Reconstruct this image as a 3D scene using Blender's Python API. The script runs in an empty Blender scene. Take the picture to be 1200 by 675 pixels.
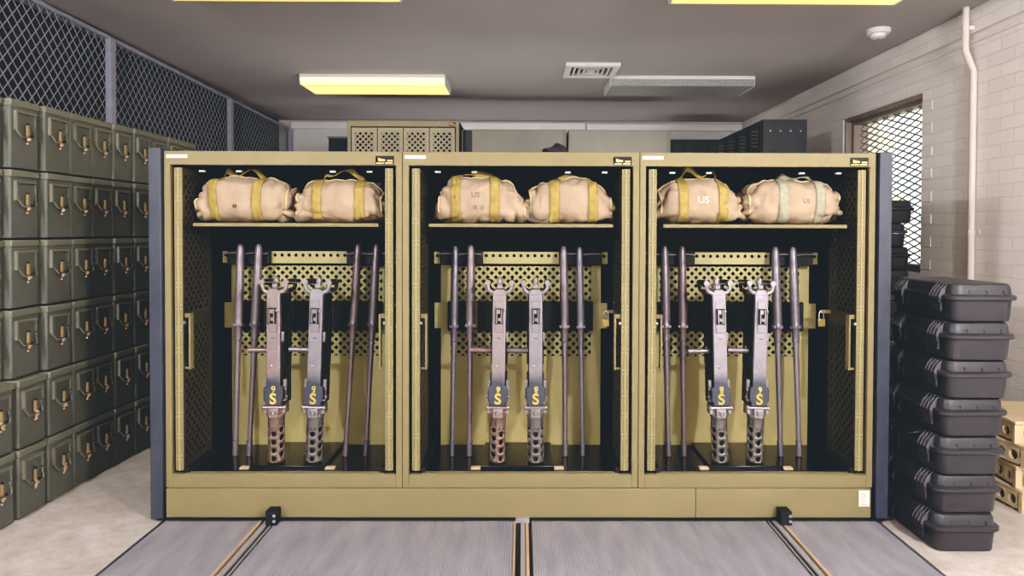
import bpy, bmesh, math, random
from mathutils import Vector, Matrix, noise
from mathutils.bvhtree import BVHTree
random.seed(7)
C = bpy.context.scene
col = C.collection
R = math.radians
PI = math.pi

# ------------------------------------------------------------------ camera
FPX, PPX, PPY, CAM_Z = 800.0, 617.16, 285.02, 1.3
_p, _y, _r = R(1.0509), R(0.368), R(0.1719)
FW = Vector((math.sin(_y) * math.cos(_p), math.cos(_y) * math.cos(_p), -math.sin(_p)))
_rt = Vector((math.cos(_y), -math.sin(_y), 0)); _up = _rt.cross(FW)
RT = _rt * math.cos(_r) + _up * math.sin(_r)
UP = -_rt * math.sin(_r) + _up * math.cos(_r)
CAM = Vector((0, 0, CAM_Z))
cd = bpy.data.cameras.new('camera'); cam = bpy.data.objects.new('camera', cd); col.objects.link(cam)
m = Matrix((RT, UP, -FW)).transposed().to_4x4(); m.translation = CAM
cam.matrix_world = m
cd.sensor_width = 36; cd.lens = 36 * FPX / 1200
cd.shift_x = (600 - PPX) / 1200; cd.shift_y = (PPY - 337.5) / 1200
cd.clip_start = 0.05
C.camera = cam

def U(px, py, X=None, Y=None, Z=None):
    """point of the world seen at photo pixel (px, py) on the plane X, Y or Z = const"""
    d = FW * FPX + RT * (px - PPX) - UP * (py - PPY)
    if Y is not None: t = Y / d.y
    elif X is not None: t = X / d.x
    else: t = (Z - CAM_Z) / d.z
    return CAM + d * t

# ------------------------------------------------------------------ materials
def lin(c):
    return tuple(((v / 255) / 12.92 if v / 255 <= 0.04045 else ((v / 255 + 0.055) / 1.055) ** 2.4) for v in c) + (1,)

def mat(name, rgb, rough=0.5, metal=0.0, vary=0.12, scale=6.0, bump=0.0, bscale=80.0, rgb2=None, detail=4, stretch=None, tint=False, spec=0.5):
    m = bpy.data.materials.new(name); m.use_nodes = True
    nt = m.node_tree; N = nt.nodes; L = nt.links
    b = N['Principled BSDF']
    b.inputs['Roughness'].default_value = rough; b.inputs['Metallic'].default_value = metal
    b.inputs['Specular IOR Level'].default_value = spec
    tc = N.new('ShaderNodeTexCoord'); src = tc.outputs['Object']
    if stretch:
        mp = N.new('ShaderNodeMapping'); mp.inputs['Scale'].default_value = stretch
        L.new(src, mp.inputs['Vector']); src = mp.outputs['Vector']
    nz = N.new('ShaderNodeTexNoise'); nz.inputs['Scale'].default_value = scale; nz.inputs['Detail'].default_value = detail
    L.new(src, nz.inputs['Vector'])
    a = lin(rgb)
    c1 = tuple(v * (1 - vary) for v in a[:3]) + (1,); c2 = tuple(min(1, v * (1 + vary)) for v in a[:3]) + (1,)
    if rgb2: c1 = a; c2 = lin(rgb2)
    rp = N.new('ShaderNodeValToRGB'); rp.color_ramp.elements[0].position = 0.3; rp.color_ramp.elements[1].position = 0.7
    rp.color_ramp.elements[0].color = c1; rp.color_ramp.elements[1].color = c2
    L.new(nz.outputs['Fac'], rp.inputs['Fac'])
    out = rp.outputs['Color']
    if tint:
        oi = N.new('ShaderNodeObjectInfo'); mx = N.new('ShaderNodeMix'); mx.data_type = 'RGBA'; mx.blend_type = 'MULTIPLY'
        mx.inputs['Factor'].default_value = 1
        L.new(out, mx.inputs['A']); L.new(oi.outputs['Color'], mx.inputs['B']); out = mx.outputs['Result']
    L.new(out, b.inputs['Base Color'])
    if bump:
        n2 = N.new('ShaderNodeTexNoise'); n2.inputs['Scale'].default_value = bscale; n2.inputs['Detail'].default_value = 3
        L.new(src, n2.inputs['Vector'])
        bp = N.new('ShaderNodeBump'); bp.inputs['Strength'].default_value = bump; bp.inputs['Distance'].default_value = 0.004
        L.new(n2.outputs['Fac'], bp.inputs['Height']); L.new(bp.outputs['Normal'], b.inputs['Normal'])
    return m

M = {}
M['olive'] = mat('olive_paint', (131, 120, 86), 0.55, vary=0.06, scale=3, spec=.3)
M['olive_panel'] = mat('olive_panel_paint', (170, 156, 104), 0.5, vary=0.1, scale=4)
M['olive_lattice'] = mat('olive_lattice_paint', (168, 158, 108), 0.5, vary=0.08, scale=4)
M['olive_shade'] = mat('olive_shade_paint', (66, 60, 40), 0.5, vary=0.1)  # same olive paint, darkened to put shade on the inner door faces
M['interior_shade'] = mat('interior_shade_paint', (26, 27, 24), 0.7, vary=0.1)  # shade inside the cabinets put into the colour
M['navy'] = mat('blue_black_laminate', (57, 61, 74), 0.45, vary=0.12, scale=12, bump=0.05)
M['blackgloss'] = mat('polished_black', (14, 14, 16), 0.22, vary=0.2, scale=10, bump=0.05, bscale=30)
M['black'] = mat('matt_black', (16, 17, 19), 0.7, vary=0.15)
M['plastic'] = mat('black_case_plastic', (46, 45, 49), 0.42, vary=0.12, scale=9, bump=0.25, bscale=260)
M['plastic_lit'] = mat('lit_edge_plastic', (82, 79, 84), 0.4, vary=0.12)  # lighter plastic, puts the light on the latch fins into the colour
M['plastic_dark'] = mat('dark_case_plastic', (24, 24, 27), 0.5, vary=0.1)
M['can'] = mat('olive_drab_can', (93, 94, 86), 0.6, vary=0.1, scale=7, bump=0.08, bscale=60)
M['can_edge'] = mat('olive_can_rim', (114, 113, 98), 0.5, vary=0.1)
M['wire'] = mat('galvanised_wire', (150, 152, 160), 0.45, 0.2, vary=0.1)
M['post'] = mat('galvanised_post', (150, 150, 165), 0.5, 0.1, vary=0.1, scale=20)
M['wiredark'] = mat('dark_wire', (112, 112, 98), 0.45, 0.3)
M['tag'] = mat('wooden_latch', (134, 112, 76), 0.7, vary=0.25, scale=30)
M['seal'] = mat('wire_seal', (190, 158, 130), 0.6, vary=0.5, scale=90)
M['steel'] = mat('worn_steel', (140, 136, 142), 0.38, 0.55, vary=0.14, scale=14, bump=0.06, bscale=90, tint=True)
M['barrel'] = mat('phosphated_barrel', (122, 116, 121), 0.36, 0.45, vary=0.15, scale=5, stretch=(1, 1, 0.35), tint=True)
M['jacket'] = mat('phosphated_jacket', (122, 116, 112), 0.45, 0.45, vary=0.2, scale=18, tint=True)
M['gundark'] = mat('dark_gunmetal', (40, 40, 43), 0.45, 0.5, vary=0.25, scale=30)
M['gunedge'] = mat('bright_gunmetal', (150, 145, 148), 0.35, 0.6, vary=0.2, scale=40, tint=True)
M['yellow'] = mat('stencil_yellow', (205, 185, 90), 0.7, vary=0.15, scale=90)
M['canvas'] = mat('tan_canvas', (166, 145, 122), 0.9, vary=0.12, scale=9, bump=0.9, bscale=34)
M['canvas_pale'] = mat('pale_canvas_piping', (206, 184, 140), 0.85, vary=0.1, scale=20)
M['webbing'] = mat('yellow_webbing', (158, 136, 72), 0.8, vary=0.16, scale=40, bump=0.3, bscale=300)
M['webbing_pale'] = mat('pale_webbing', (156, 152, 128), 0.8, vary=0.12, scale=40, bump=0.3, bscale=300)
M['ink'] = mat('stencil_ink', (110, 96, 92), 0.8)
M['white'] = mat('white_paint', (225, 222, 220), 0.5, vary=0.03)
M['pipe_paint'] = mat('pipe_paint', (214, 206, 198), 0.6, vary=0.03)
M['paper'] = mat('white_paper', (236, 228, 220), 0.8, vary=0.03)
M['brass'] = mat('brass', (205, 180, 110), 0.3, 0.8, vary=0.1)
M['chrome'] = mat('chrome', (210, 210, 215), 0.2, 0.9, vary=0.05)
M['gold'] = mat('gold_print', (226, 190, 120), 0.5, vary=0.15, scale=60)
M['alu'] = mat('aluminium_rail', (176, 172, 172), 0.45, 0.3, vary=0.12, scale=8, stretch=(1, .1, 1))
M['copper'] = mat('copper_strip', (212, 180, 150), 0.45, 0.3, vary=0.12)
M['tan'] = mat('tan_plastic', (206, 186, 150), 0.6, vary=0.1, scale=7)
M['grey_metal'] = mat('grey_cabinet', (128, 124, 112), 0.4, 0.2, vary=0.08, scale=3)
M['rear_olive'] = mat('rear_cabinet_paint', (140, 134, 112), 0.5, vary=0.06)
M['rear_mesh'] = mat('rear_mesh_paint', (158, 152, 134), 0.5, vary=0.08)
M['locker'] = mat('dark_locker_paint', (40, 43, 48), 0.5, vary=0.1)
M['frame'] = mat('window_frame_paint', (140, 126, 116), 0.6, vary=0.1)
M['grille'] = mat('expanded_steel', (150, 140, 122), 0.6, 0.2)
M['cloth'] = mat('dark_cloth', (52, 46, 52), 0.9, vary=0.3, scale=30)
M['ceiling'] = mat('painted_ceiling', (176, 169, 168), 0.85, vary=0.04, scale=1.2, bump=0.1, bscale=14)
M['wallback'] = mat('back_wall_paint', (205, 202, 200), 0.8, vary=0.04)
M['wallleft'] = mat('unlit_space_wall', (52, 54, 60), 0.9, vary=0.15, scale=2)  # dark colour stands in for the unlit space beyond the fence
M['rim_dark'] = mat('dark_rubber_edge', (62, 62, 70), 0.7)

def concrete():
    m = mat('concrete_floor', (196, 188, 180), 0.55, rgb2=(218, 210, 203), scale=2.2, detail=9, bump=0.12, bscale=35)
    nt = m.node_tree; N = nt.nodes; L = nt.links; b = N['Principled BSDF']
    src = b.inputs['Base Color'].links[0].from_socket
    tc = N.new('ShaderNodeTexCoord'); nz = N.new('ShaderNodeTexNoise'); nz.inputs['Scale'].default_value = 9; nz.inputs['Detail'].default_value = 10
    nz.inputs['Roughness'].default_value = 0.7
    L.new(tc.outputs['Object'], nz.inputs['Vector'])
    rp = N.new('ShaderNodeValToRGB'); rp.color_ramp.elements[0].position = .35; rp.color_ramp.elements[1].position = .62
    rp.color_ramp.elements[0].color = (.50, .42, .35, 1); rp.color_ramp.elements[1].color = (1, 1, 1, 1)
    L.new(nz.outputs['Fac'], rp.inputs['Fac'])
    mx = N.new('ShaderNodeMix'); mx.data_type = 'RGBA'; mx.blend_type = 'MULTIPLY'; mx.inputs['Factor'].default_value = .55
    L.new(src, mx.inputs['A']); L.new(rp.outputs['Color'], mx.inputs['B']); L.new(mx.outputs['Result'], b.inputs['Base Color'])
    return m
M['concrete'] = concrete()

def ribbed():
    m = mat('ribbed_grey_rubber', (144, 142, 149), 0.6, rgb2=(170, 166, 171), scale=5, detail=8, stretch=(3, .6, 1))
    nt = m.node_tree; N = nt.nodes; L = nt.links; b = N['Principled BSDF']
    tc = N.new('ShaderNodeTexCoord'); w = N.new('ShaderNodeTexWave'); w.wave_type = 'BANDS'; w.bands_direction = 'X'
    w.inputs['Scale'].default_value = 32; w.inputs['Distortion'].default_value = 0.4; w.inputs['Detail Scale'].default_value = 2
    L.new(tc.outputs['Object'], w.inputs['Vector'])
    bp = N.new('ShaderNodeBump'); bp.inputs['Strength'].default_value = 0.6; bp.inputs['Distance'].default_value = 0.003
    L.new(w.outputs['Fac'], bp.inputs['Height']); L.new(bp.outputs['Normal'], b.inputs['Normal'])
    src = b.inputs['Base Color'].links[0].from_socket
    rp = N.new('ShaderNodeValToRGB'); rp.color_ramp.elements[0].color = (.72, .72, .74, 1); rp.color_ramp.elements[1].color = (1, 1, 1, 1)
    L.new(w.outputs['Fac'], rp.inputs['Fac'])
    mx = N.new('ShaderNodeMix'); mx.data_type = 'RGBA'; mx.blend_type = 'MULTIPLY'; mx.inputs['Factor'].default_value = 1
    L.new(src, mx.inputs['A']); L.new(rp.outputs['Color'], mx.inputs['B']); L.new(mx.outputs['Result'], b.inputs['Base Color'])
    return m
M['ribbed'] = ribbed()

def brick(name, rgb, mortar, bump):
    m = bpy.data.materials.new(name); m.use_nodes = True
    nt = m.node_tree; N = nt.nodes; L = nt.links; b = N['Principled BSDF']; b.inputs['Roughness'].default_value = .7
    g = N.new('ShaderNodeNewGeometry'); s = N.new('ShaderNodeSeparateXYZ'); L.new(g.outputs['Position'], s.inputs[0])
    ad = N.new('ShaderNodeMath'); ad.operation = 'ADD'; L.new(s.outputs['X'], ad.inputs[0]); L.new(s.outputs['Y'], ad.inputs[1])
    cb = N.new('ShaderNodeCombineXYZ'); L.new(ad.outputs[0], cb.inputs['X']); L.new(s.outputs['Z'], cb.inputs['Y'])
    nz0 = N.new('ShaderNodeTexNoise'); nz0.inputs['Scale'].default_value = 9; L.new(cb.outputs[0], nz0.inputs['Vector'])
    vm = N.new('ShaderNodeVectorMath'); vm.operation = 'MULTIPLY_ADD'
    L.new(nz0.outputs['Color'], vm.inputs[0]); vm.inputs[1].default_value = (.012, .012, 0); L.new(cb.outputs[0], vm.inputs[2])
    t = N.new('ShaderNodeTexBrick'); t.inputs['Scale'].default_value = 1
    t.inputs['Brick Width'].default_value = .21; t.inputs['Row Height'].default_value = .075
    t.inputs['Mortar Size'].default_value = .004; t.inputs['Mortar Smooth'].default_value = .6; t.inputs['Bias'].default_value = 0
    a = lin(rgb); t.inputs['Color1'].default_value = a; t.inputs['Color2'].default_value = tuple(v * .93 for v in a[:3]) + (1,)
    t.inputs['Mortar'].default_value = lin(mortar)
    L.new(vm.outputs[0], t.inputs['Vector']); L.new(t.outputs['Color'], b.inputs['Base Color'])
    nz = N.new('ShaderNodeTexNoise'); nz.inputs['Scale'].default_value = 40; nz.inputs['Detail'].default_value = 5
    L.new(cb.outputs[0], nz.inputs['Vector'])
    mt = N.new('ShaderNodeMath'); mt.operation = 'MULTIPLY_ADD'; mt.inputs[1].default_value = -1.6
    L.new(t.outputs['Fac'], mt.inputs[0]); L.new(nz.outputs['Fac'], mt.inputs[2])
    bp = N.new('ShaderNodeBump'); bp.inputs['Strength'].default_value = bump; bp.inputs['Distance'].default_value = .006
    L.new(mt.outputs[0], bp.inputs['Height']); L.new(bp.outputs['Normal'], b.inputs['Normal'])
    return m
M['brick'] = brick('painted_white_brick', (244, 236, 231), (235, 226, 220), .45)

def emit(name, rgb, strength, edge=None):
    m = bpy.data.materials.new(name); m.use_nodes = True
    nt = m.node_tree; N = nt.nodes; L = nt.links; b = N['Principled BSDF']
    b.inputs['Base Color'].default_value = lin(rgb); b.inputs['Roughness'].default_value = .3
    b.inputs['Emission Strength'].default_value = strength
    tc = N.new('ShaderNodeTexCoord'); s = N.new('ShaderNodeSeparateXYZ'); L.new(tc.outputs['Object'], s.inputs[0])
    ab = N.new('ShaderNodeMapRange'); ab.inputs['From Min'].default_value = -.25; ab.inputs['From Max'].default_value = .25; L.new(s.outputs['Y'], ab.inputs['Value'])
    rp = N.new('ShaderNodeValToRGB'); e = rp.color_ramp.elements
    e[0].position = .0; e[0].color = lin((252, 240, 196)); e[1].position = 1; e[1].color = lin(edge)
    for p_, c_ in ((.08, (250, 232, 176)), (.14, edge), (.3, rgb), (.75, rgb)): x_ = e.new(p_); x_.color = lin(c_)
    L.new(ab.outputs[0], rp.inputs['Fac']); L.new(rp.outputs['Color'], b.inputs['Emission Color'])
    return m
M['tube_on'] = emit('lit_diffuser', (250, 226, 140), 1.0, (236, 196, 84))
M['tube_off'] = mat('unlit_diffuser', (150, 152, 148), 0.25, vary=0.2, scale=60, bump=.3, bscale=200)

def glass():
    m = bpy.data.materials.new('window_glass'); m.use_nodes = True
    nt = m.node_tree; N = nt.nodes; L = nt.links
    N.remove(N['Principled BSDF'])
    tr = N.new('ShaderNodeBsdfTransparent'); gl = N.new('ShaderNodeBsdfGlossy'); gl.inputs['Roughness'].default_value = .05
    tr.inputs['Color'].default_value = (.95, .97, .96, 1)
    mx = N.new('ShaderNodeMixShader'); mx.inputs['Fac'].default_value = .06
    L.new(tr.outputs[0], mx.inputs[1]); L.new(gl.outputs[0], mx.inputs[2]); L.new(mx.outputs[0], N['Material Output'].inputs['Surface'])
    return m
M['glass'] = glass()

def cover_mat():
    m = mat('worn_gun_cover', (140, 136, 142), 0.36, 0.5, vary=0.12, scale=18, bump=.05, bscale=90, tint=True)
    nt = m.node_tree; N = nt.nodes; L = nt.links; b = N['Principled BSDF']
    src = b.inputs['Base Color'].links[0].from_socket
    tc = N.new('ShaderNodeTexCoord'); s = N.new('ShaderNodeSeparateXYZ'); L.new(tc.outputs['Object'], s.inputs[0])
    nz = N.new('ShaderNodeTexNoise'); nz.inputs['Scale'].default_value = 22; nz.inputs['Detail'].default_value = 5; L.new(tc.outputs['Object'], nz.inputs['Vector'])
    ma = N.new('ShaderNodeMath'); ma.operation = 'MULTIPLY_ADD'; ma.inputs[1].default_value = .10
    L.new(nz.outputs['Fac'], ma.inputs[0]); L.new(s.outputs['Z'], ma.inputs[2])
    mr = N.new('ShaderNodeMapRange'); mr.inputs['From Min'].default_value = .415; mr.inputs['From Max'].default_value = .475
    L.new(ma.outputs[0], mr.inputs['Value'])
    mx = N.new('ShaderNodeMix'); mx.data_type = 'RGBA'; L.new(mr.outputs[0], mx.inputs['Factor'])
    mx.inputs['A'].default_value = lin((74, 76, 88)); L.new(src, mx.inputs['B']); L.new(mx.outputs['Result'], b.inputs['Base Color'])
    return m
M['cover'] = cover_mat()

# ------------------------------------------------------------------ mesh builder
class MB:
    def __init__(s): s.v = []; s.f = []
    def add(s, vs, fs):
        o = len(s.v); s.v += [tuple(v) for v in vs]; s.f += [tuple(i + o for i in f) for f in fs]; return s
    def box(s, x0, x1, y0, y1, z0, z1):
        return s.add([(x0,y0,z0),(x1,y0,z0),(x1,y1,z0),(x0,y1,z0),(x0,y0,z1),(x1,y0,z1),(x1,y1,z1),(x0,y1,z1)],
                     [(0,3,2,1),(4,5,6,7),(0,1,5,4),(1,2,6,5),(2,3,7,6),(3,0,4,7)])
    def prism(s, poly, axis, a0, a1):
        def P(u, v, a): return {'x': (a,u,v), 'y': (u,a,v), 'z': (u,v,a)}[axis]
        n = len(poly)
        return s.add([P(u,v,a0) for u,v in poly] + [P(u,v,a1) for u,v in poly],
                     [tuple(range(n-1,-1,-1)), tuple(range(n,2*n))] + [(i,(i+1)%n,(i+1)%n+n,i+n) for i in range(n)])
    def lathe(s, prof, n=20, o=(0,0,0), caps=True):
        vs = []; fs = []
        for r, z in prof:
            for i in range(n):
                a = 2*PI*i/n; vs.append((o[0]+r*math.cos(a), o[1]+r*math.sin(a), o[2]+z))
        for k in range(len(prof)-1):
            for i in range(n):
                j = (i+1) % n; fs.append((k*n+i, k*n+j, (k+1)*n+j, (k+1)*n+i))
        if caps: fs += [tuple(range(n-1,-1,-1)), tuple((len(prof)-1)*n+i for i in range(n))]
        return s.add(vs, fs)
    def tube(s, pts, r, n=8, caps=True, closed=False):
        pts = [Vector(p) for p in pts]; rs = r if isinstance(r, (list, tuple)) else [r]*len(pts)
        vs = []; fs = []; K = len(pts); nrm = None
        for k in range(K):
            if closed: t = pts[(k+1) % K] - pts[k-1]
            else: t = pts[min(k+1,K-1)] - pts[max(k-1,0)]
            t.normalize()
            if nrm is None:
                nrm = t.orthogonal().normalized()
            else:
                nrm = (nrm - t*nrm.dot(t)).normalized()
            b = t.cross(nrm)
            for i in range(n):
                a = 2*PI*i/n; vs.append(pts[k] + (nrm*math.cos(a) + b*math.sin(a))*rs[k])
        for k in range(K if closed else K-1):
            k2 = (k+1) % K
            for i in range(n):
                j = (i+1) % n; fs.append((k*n+i, k*n+j, k2*n+j, k2*n+i))
        if caps and not closed: fs += [tuple(range(n-1,-1,-1)), tuple((K-1)*n+i for i in range(n))]
        return s.add(vs, fs)
    def cyl(s, a, b, r, n=14, r2=None): return s.tube([a,b], [r, r if r2 is None else r2], n)
    def ball(s, c, r, sc=(1,1,1), n=12):
        vs = []; fs = []; h = n//2+1
        for k in range(h+1):
            th = PI*k/h
            for i in range(n):
                a = 2*PI*i/n
                vs.append((c[0]+r*sc[0]*math.sin(th)*math.cos(a), c[1]+r*sc[1]*math.sin(th)*math.sin(a), c[2]+r*sc[2]*math.cos(th)))
        for k in range(h):
            for i in range(n):
                j = (i+1) % n; fs.append((k*n+i, (k+1)*n+i, (k+1)*n+j, k*n+j))
        return s.add(vs, fs)
    def build(s, name, mt, parent=None, bevel=0, seg=2, smooth=True, ang=35, solid=0, weld=True):
        me = bpy.data.meshes.new(name); me.from_pydata(s.v, [], s.f)
        bm = bmesh.new(); bm.from_mesh(me)
        if weld: bmesh.ops.remove_doubles(bm, verts=bm.verts, dist=1e-6)
        bmesh.ops.recalc_face_normals(bm, faces=bm.faces)
        bm.to_mesh(me); bm.free()
        if smooth:
            me.shade_smooth(); me.set_sharp_from_angle(angle=R(ang))
        me.materials.append(M[mt])
        o = bpy.data.objects.new(name, me); col.objects.link(o)
        if parent: o.parent = parent
        if bevel:
            b = o.modifiers.new('bevel', 'BEVEL'); b.width = bevel; b.segments = seg; b.limit_method = 'ANGLE'; b.angle_limit = R(40)
        if solid:
            d = o.modifiers.new('solid', 'SOLIDIFY'); d.thickness = solid; d.offset = 0
        return o

def clip(poly, x0, x1, z0, z1):
    for (ax, lim, keep) in ((0,x0,1),(0,x1,-1),(1,z0,1),(1,z1,-1)):
        out = []; n = len(poly)
        for i in range(n):
            p, q = poly[i], poly[(i+1) % n]
            pi = (p[ax]-lim)*keep >= 0; qi = (q[ax]-lim)*keep >= 0
            if pi: out.append(p)
            if pi != qi:
                t = (lim-p[ax])/(q[ax]-p[ax]); out.append((p[0]+t*(q[0]-p[0]), p[1]+t*(q[1]-p[1])))
        poly = out
        if len(poly) < 3: return []
    return poly

def lattice(mb, axis, x0, x1, z0, z1, a, b, w, t0, t1):
    """diagonal strips both ways: diamonds a wide and b high, strip width w, between t0 and t1 on the axis"""
    hyp = math.hypot(a, b); ow = w/2*hyp/b
    mid = (t0+t1)/2
    for sgn in (1, -1):
        H = z1-z0; run = H*a/b
        k = math.floor((-run)/a)-1 if sgn > 0 else 0
        kmax = int((x1-x0+run)/a)+2
        for i in range(-int(run/a)-2, kmax):
            xs = x0+i*a
            p = [(xs-ow, z0), (xs+ow, z0), (xs+ow+sgn*run, z1), (xs-ow+sgn*run, z1)]
            c = clip(p, x0, x1, z0, z1)
            if c: mb.prism(c, axis, t0 + (0.0003 if sgn > 0 else 0), t1 + (0.0003 if sgn > 0 else 0))
        if sgn < 0: pass
    return mb

def lattice2(mb, axis, x0, x1, z0, z1, a, b, w, t0, t1):
    hyp = math.hypot(a, b); ow = w/2*hyp/b
    H = z1-z0; run = H*a/b
    for sgn in (1, -1):
        lo = x0-(run if sgn > 0 else 0)-a; hi = x1+(run if sgn < 0 else 0)+a
        i = math.floor((lo-x0)/a)
        while x0+i*a <= hi:
            xs = x0+i*a
            c = clip([(xs-ow, z0), (xs+ow, z0), (xs+ow+sgn*run, z1), (xs-ow+sgn*run, z1)], x0, x1, z0, z1)
            e = 0.0004 if sgn > 0 else 0
            if c: mb.prism(c, axis, t0+e, t1+e)
            i += 1
    return mb

def holed(mb, x0, x1, z0, z1, nx, nz, r, y0, y1, n=16):
    """plate in the XZ plane pierced by nx by nz round holes"""
    dx = (x1-x0)/nx; dz = (z1-z0)/nz
    for i in range(nx):
        for k in range(nz):
            cx = x0+(i+.5)*dx; cz = z0+(k+.5)*dz; vs = []
            for y in (y0, y1):
                for q in range(n):
                    a = 2*PI*q/n; c, s_ = math.cos(a), math.sin(a); mm = max(abs(c), abs(s_))
                    vs.append((cx+c/mm*dx/2, y, cz+s_/mm*dz/2))
                for q in range(n):
                    a = 2*PI*q/n; vs.append((cx+r*math.cos(a), y, cz+r*math.sin(a)))
            fs = []
            for q in range(n):
                j = (q+1) % n
                fs += [(q, j, n+j, n+q), (2*n+q, 3*n+q, 3*n+j, 2*n+j), (n+q, n+j, 3*n+j, 3*n+q)]
            mb.add(vs, fs)
    return mb

def text_mb(mb, body, size, M4, extrude=0.0006, bold=0.0):
    cu = bpy.data.curves.new('t', 'FONT'); cu.body = body; cu.size = size; cu.extrude = extrude; cu.offset = bold; cu.align_x = 'CENTER'; cu.align_y = 'CENTER'
    o = bpy.data.objects.new('t', cu); col.objects.link(o); bpy.context.view_layer.update()
    me = bpy.data.meshes.new_from_object(o.evaluated_get(bpy.context.evaluated_depsgraph_get()))
    vs = [M4 @ v.co for v in me.vertices]; fs = [tuple(p.vertices) for p in me.polygons]
    bpy.data.objects.remove(o); bpy.data.curves.remove(cu); bpy.data.meshes.remove(me)
    return mb.add(vs, fs)
FACE_Y = Matrix.Rotation(PI/2, 4, 'X')          # lettering that faces -Y

def tag(o, label=None, cat=None, group=None, kind=None):
    if label: o['label'] = label
    if cat: o['category'] = cat
    if group: o['group'] = group
    if kind: o['kind'] = kind
    return o
def thing(name, label, cat, loc=(0,0,0), rot=(0,0,0), group=None):
    o = bpy.data.objects.new(name, None); col.objects.link(o); o.location = loc; o.rotation_euler = rot
    o.empty_display_size = .05
    return tag(o, label, cat, group)
def copy_tree(o, parent=None):
    c = o.copy(); col.objects.link(c)
    c.parent = parent
    for ch in list(o.children): copy_tree(ch, c)
    return c
def tint(root, rgb, names):
    for ch in [root] + list(root.children_recursive):
        if ch.name.split('.')[0] in names: ch.color = tuple(rgb) + (1,)
ORD = ['first', 'second', 'third', 'fourth', 'fifth', 'sixth', 'seventh', 'eighth', 'ninth', 'tenth']

# ------------------------------------------------------------------ room
CEIL = 2.62; XR = 2.68; XL = -2.93; YB = 8.25; YF = -1.6
def struct(name, mb, mt, **k):
    parent = k.pop('parent', None)
    o = mb.build(name, mt, parent, smooth=False, **k)
    if not parent: o['kind'] = 'structure'
    return o
struct('floor', MB().box(XL-.2, XR+.3, YF-.2, YB+.2, -.1, 0), 'concrete')
struct('ceiling', MB().box(XL-.2, XR+.3, YF-.2, YB+.2, CEIL, CEIL+.1), 'ceiling')
struct('wall_back', MB().box(XL-.2, XR+.3, YB, YB+.2, 0, CEIL), 'wallback')
struct('wall_front', MB().box(XL-.2, XR+.3, YF-.2, YF, 0, CEIL), 'wallback')
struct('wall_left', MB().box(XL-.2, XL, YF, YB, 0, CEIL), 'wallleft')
WY0 = U(1080, 200, X=XR).y; WY1 = U(988, 160, X=XR).y; WZ1 = U(1080, 109, X=XR).z; WZ0 = 1.02
wr = MB()
wr.box(XR, XR+.3, YF, WY0, 0, CEIL).box(XR, XR+.3, WY1, YB, 0, CEIL).box(XR, XR+.3, WY0, WY1, 0, WZ0).box(XR, XR+.3, WY0, WY1, WZ1, CEIL)
struct('wall_right', wr, 'brick')
# uneven brick ends standing proud along the window jamb
q = MB()
for i in range(8):
    z = WZ0 + .03 + i*.15
    q.box(XR-.004, XR+.02, WY0-.115, WY0+.001, z, z+.068)
struct('trim_4', q, 'brick', bevel=.004)
# window
win = bpy.data.objects.new('window_1', None); col.objects.link(win); win['kind'] = 'structure'; win.location = (XR+.12, WY0, WZ0)
f = MB(); fy1 = WY1-WY0; fz1 = WZ1-WZ0
f.box(-.06, .06, 0, .05, 0, fz1).box(-.06, .06, fy1-.06, fy1, 0, fz1).box(-.06, .06, .05, fy1-.06, fz1-.05, fz1).box(-.06, .06, .05, fy1-.06, 0, .05)
f.box(-.11, -.06, fy1-.025, fy1, 0, fz1).box(-.11, -.06, 0, fy1-.025, fz1-.025, fz1)
f.build('window_frame', 'frame', win, bevel=.004)
MB().box(.035, .04, .05, fy1-.06, .05, fz1-.05).build('pane', 'glass', win, smooth=False)
lattice2(MB(), 'x', .05, fy1-.06, .05, fz1-.05, .16, .05, .0095, .0, .006).build('grille', 'grille', win, smooth=False)
# cornice and cable run on the right wall, raceway on the back wall
struct('trim_1', MB().box(XR-.03, XR, YF, YB, 2.475, CEIL), 'brick', bevel=.005)
struct('trim_2', MB().cyl((XR-.012, YF, 2.43), (XR-.012, YB, 2.43), .011, 8), 'brick')
zt = U(500, 143.5, Y=YB-.06).z; zb = U(500, 151, Y=YB-.06).z
tr = MB().box(-2.77, 0.75, YB-.06, YB, zb, zt).box(.77, XR-.05, YB-.06, YB, zb-.01, zt-.01)
struct('trim_3', tr, 'white', bevel=.004)

# ------------------------------------------------------------------ chain link partition
XFN = -2.78
fence = thing('chain_link_fence', 'grey chain link partition fence behind the olive ammunition cans', 'fence', (XFN, 0, 0))
FZ = 2.54
def fence_top(y): return 2.60 if y < 3.9 else 2.60-.10*(y-3.9)/4.3
fm = MB(); ya = 1.2
while ya < YB-.1:
    yb = min(ya+.072*8, YB-.05); lattice2(fm, 'x', ya, yb, .05, fence_top((ya+yb)/2), .072, .085, .0042, -.002, .002); ya = yb
fm.build('wire_mesh', 'wire', fence, smooth=False)
for py in (2.75, U(127, 80, X=XFN).y, U(268, 140, X=XFN).y, YB-.08):
    MB().box(-.005, .035, py-.03, py+.03, 0, fence_top(py)).build('post', 'post', fence, bevel=.004)
MB().tube([(.01, y, fence_top(y)) for y in (1.2, 3.5, 3.9, 4.5, 6, YB-.03)], .015, 12).build('top_rail', 'post', fence)


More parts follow.
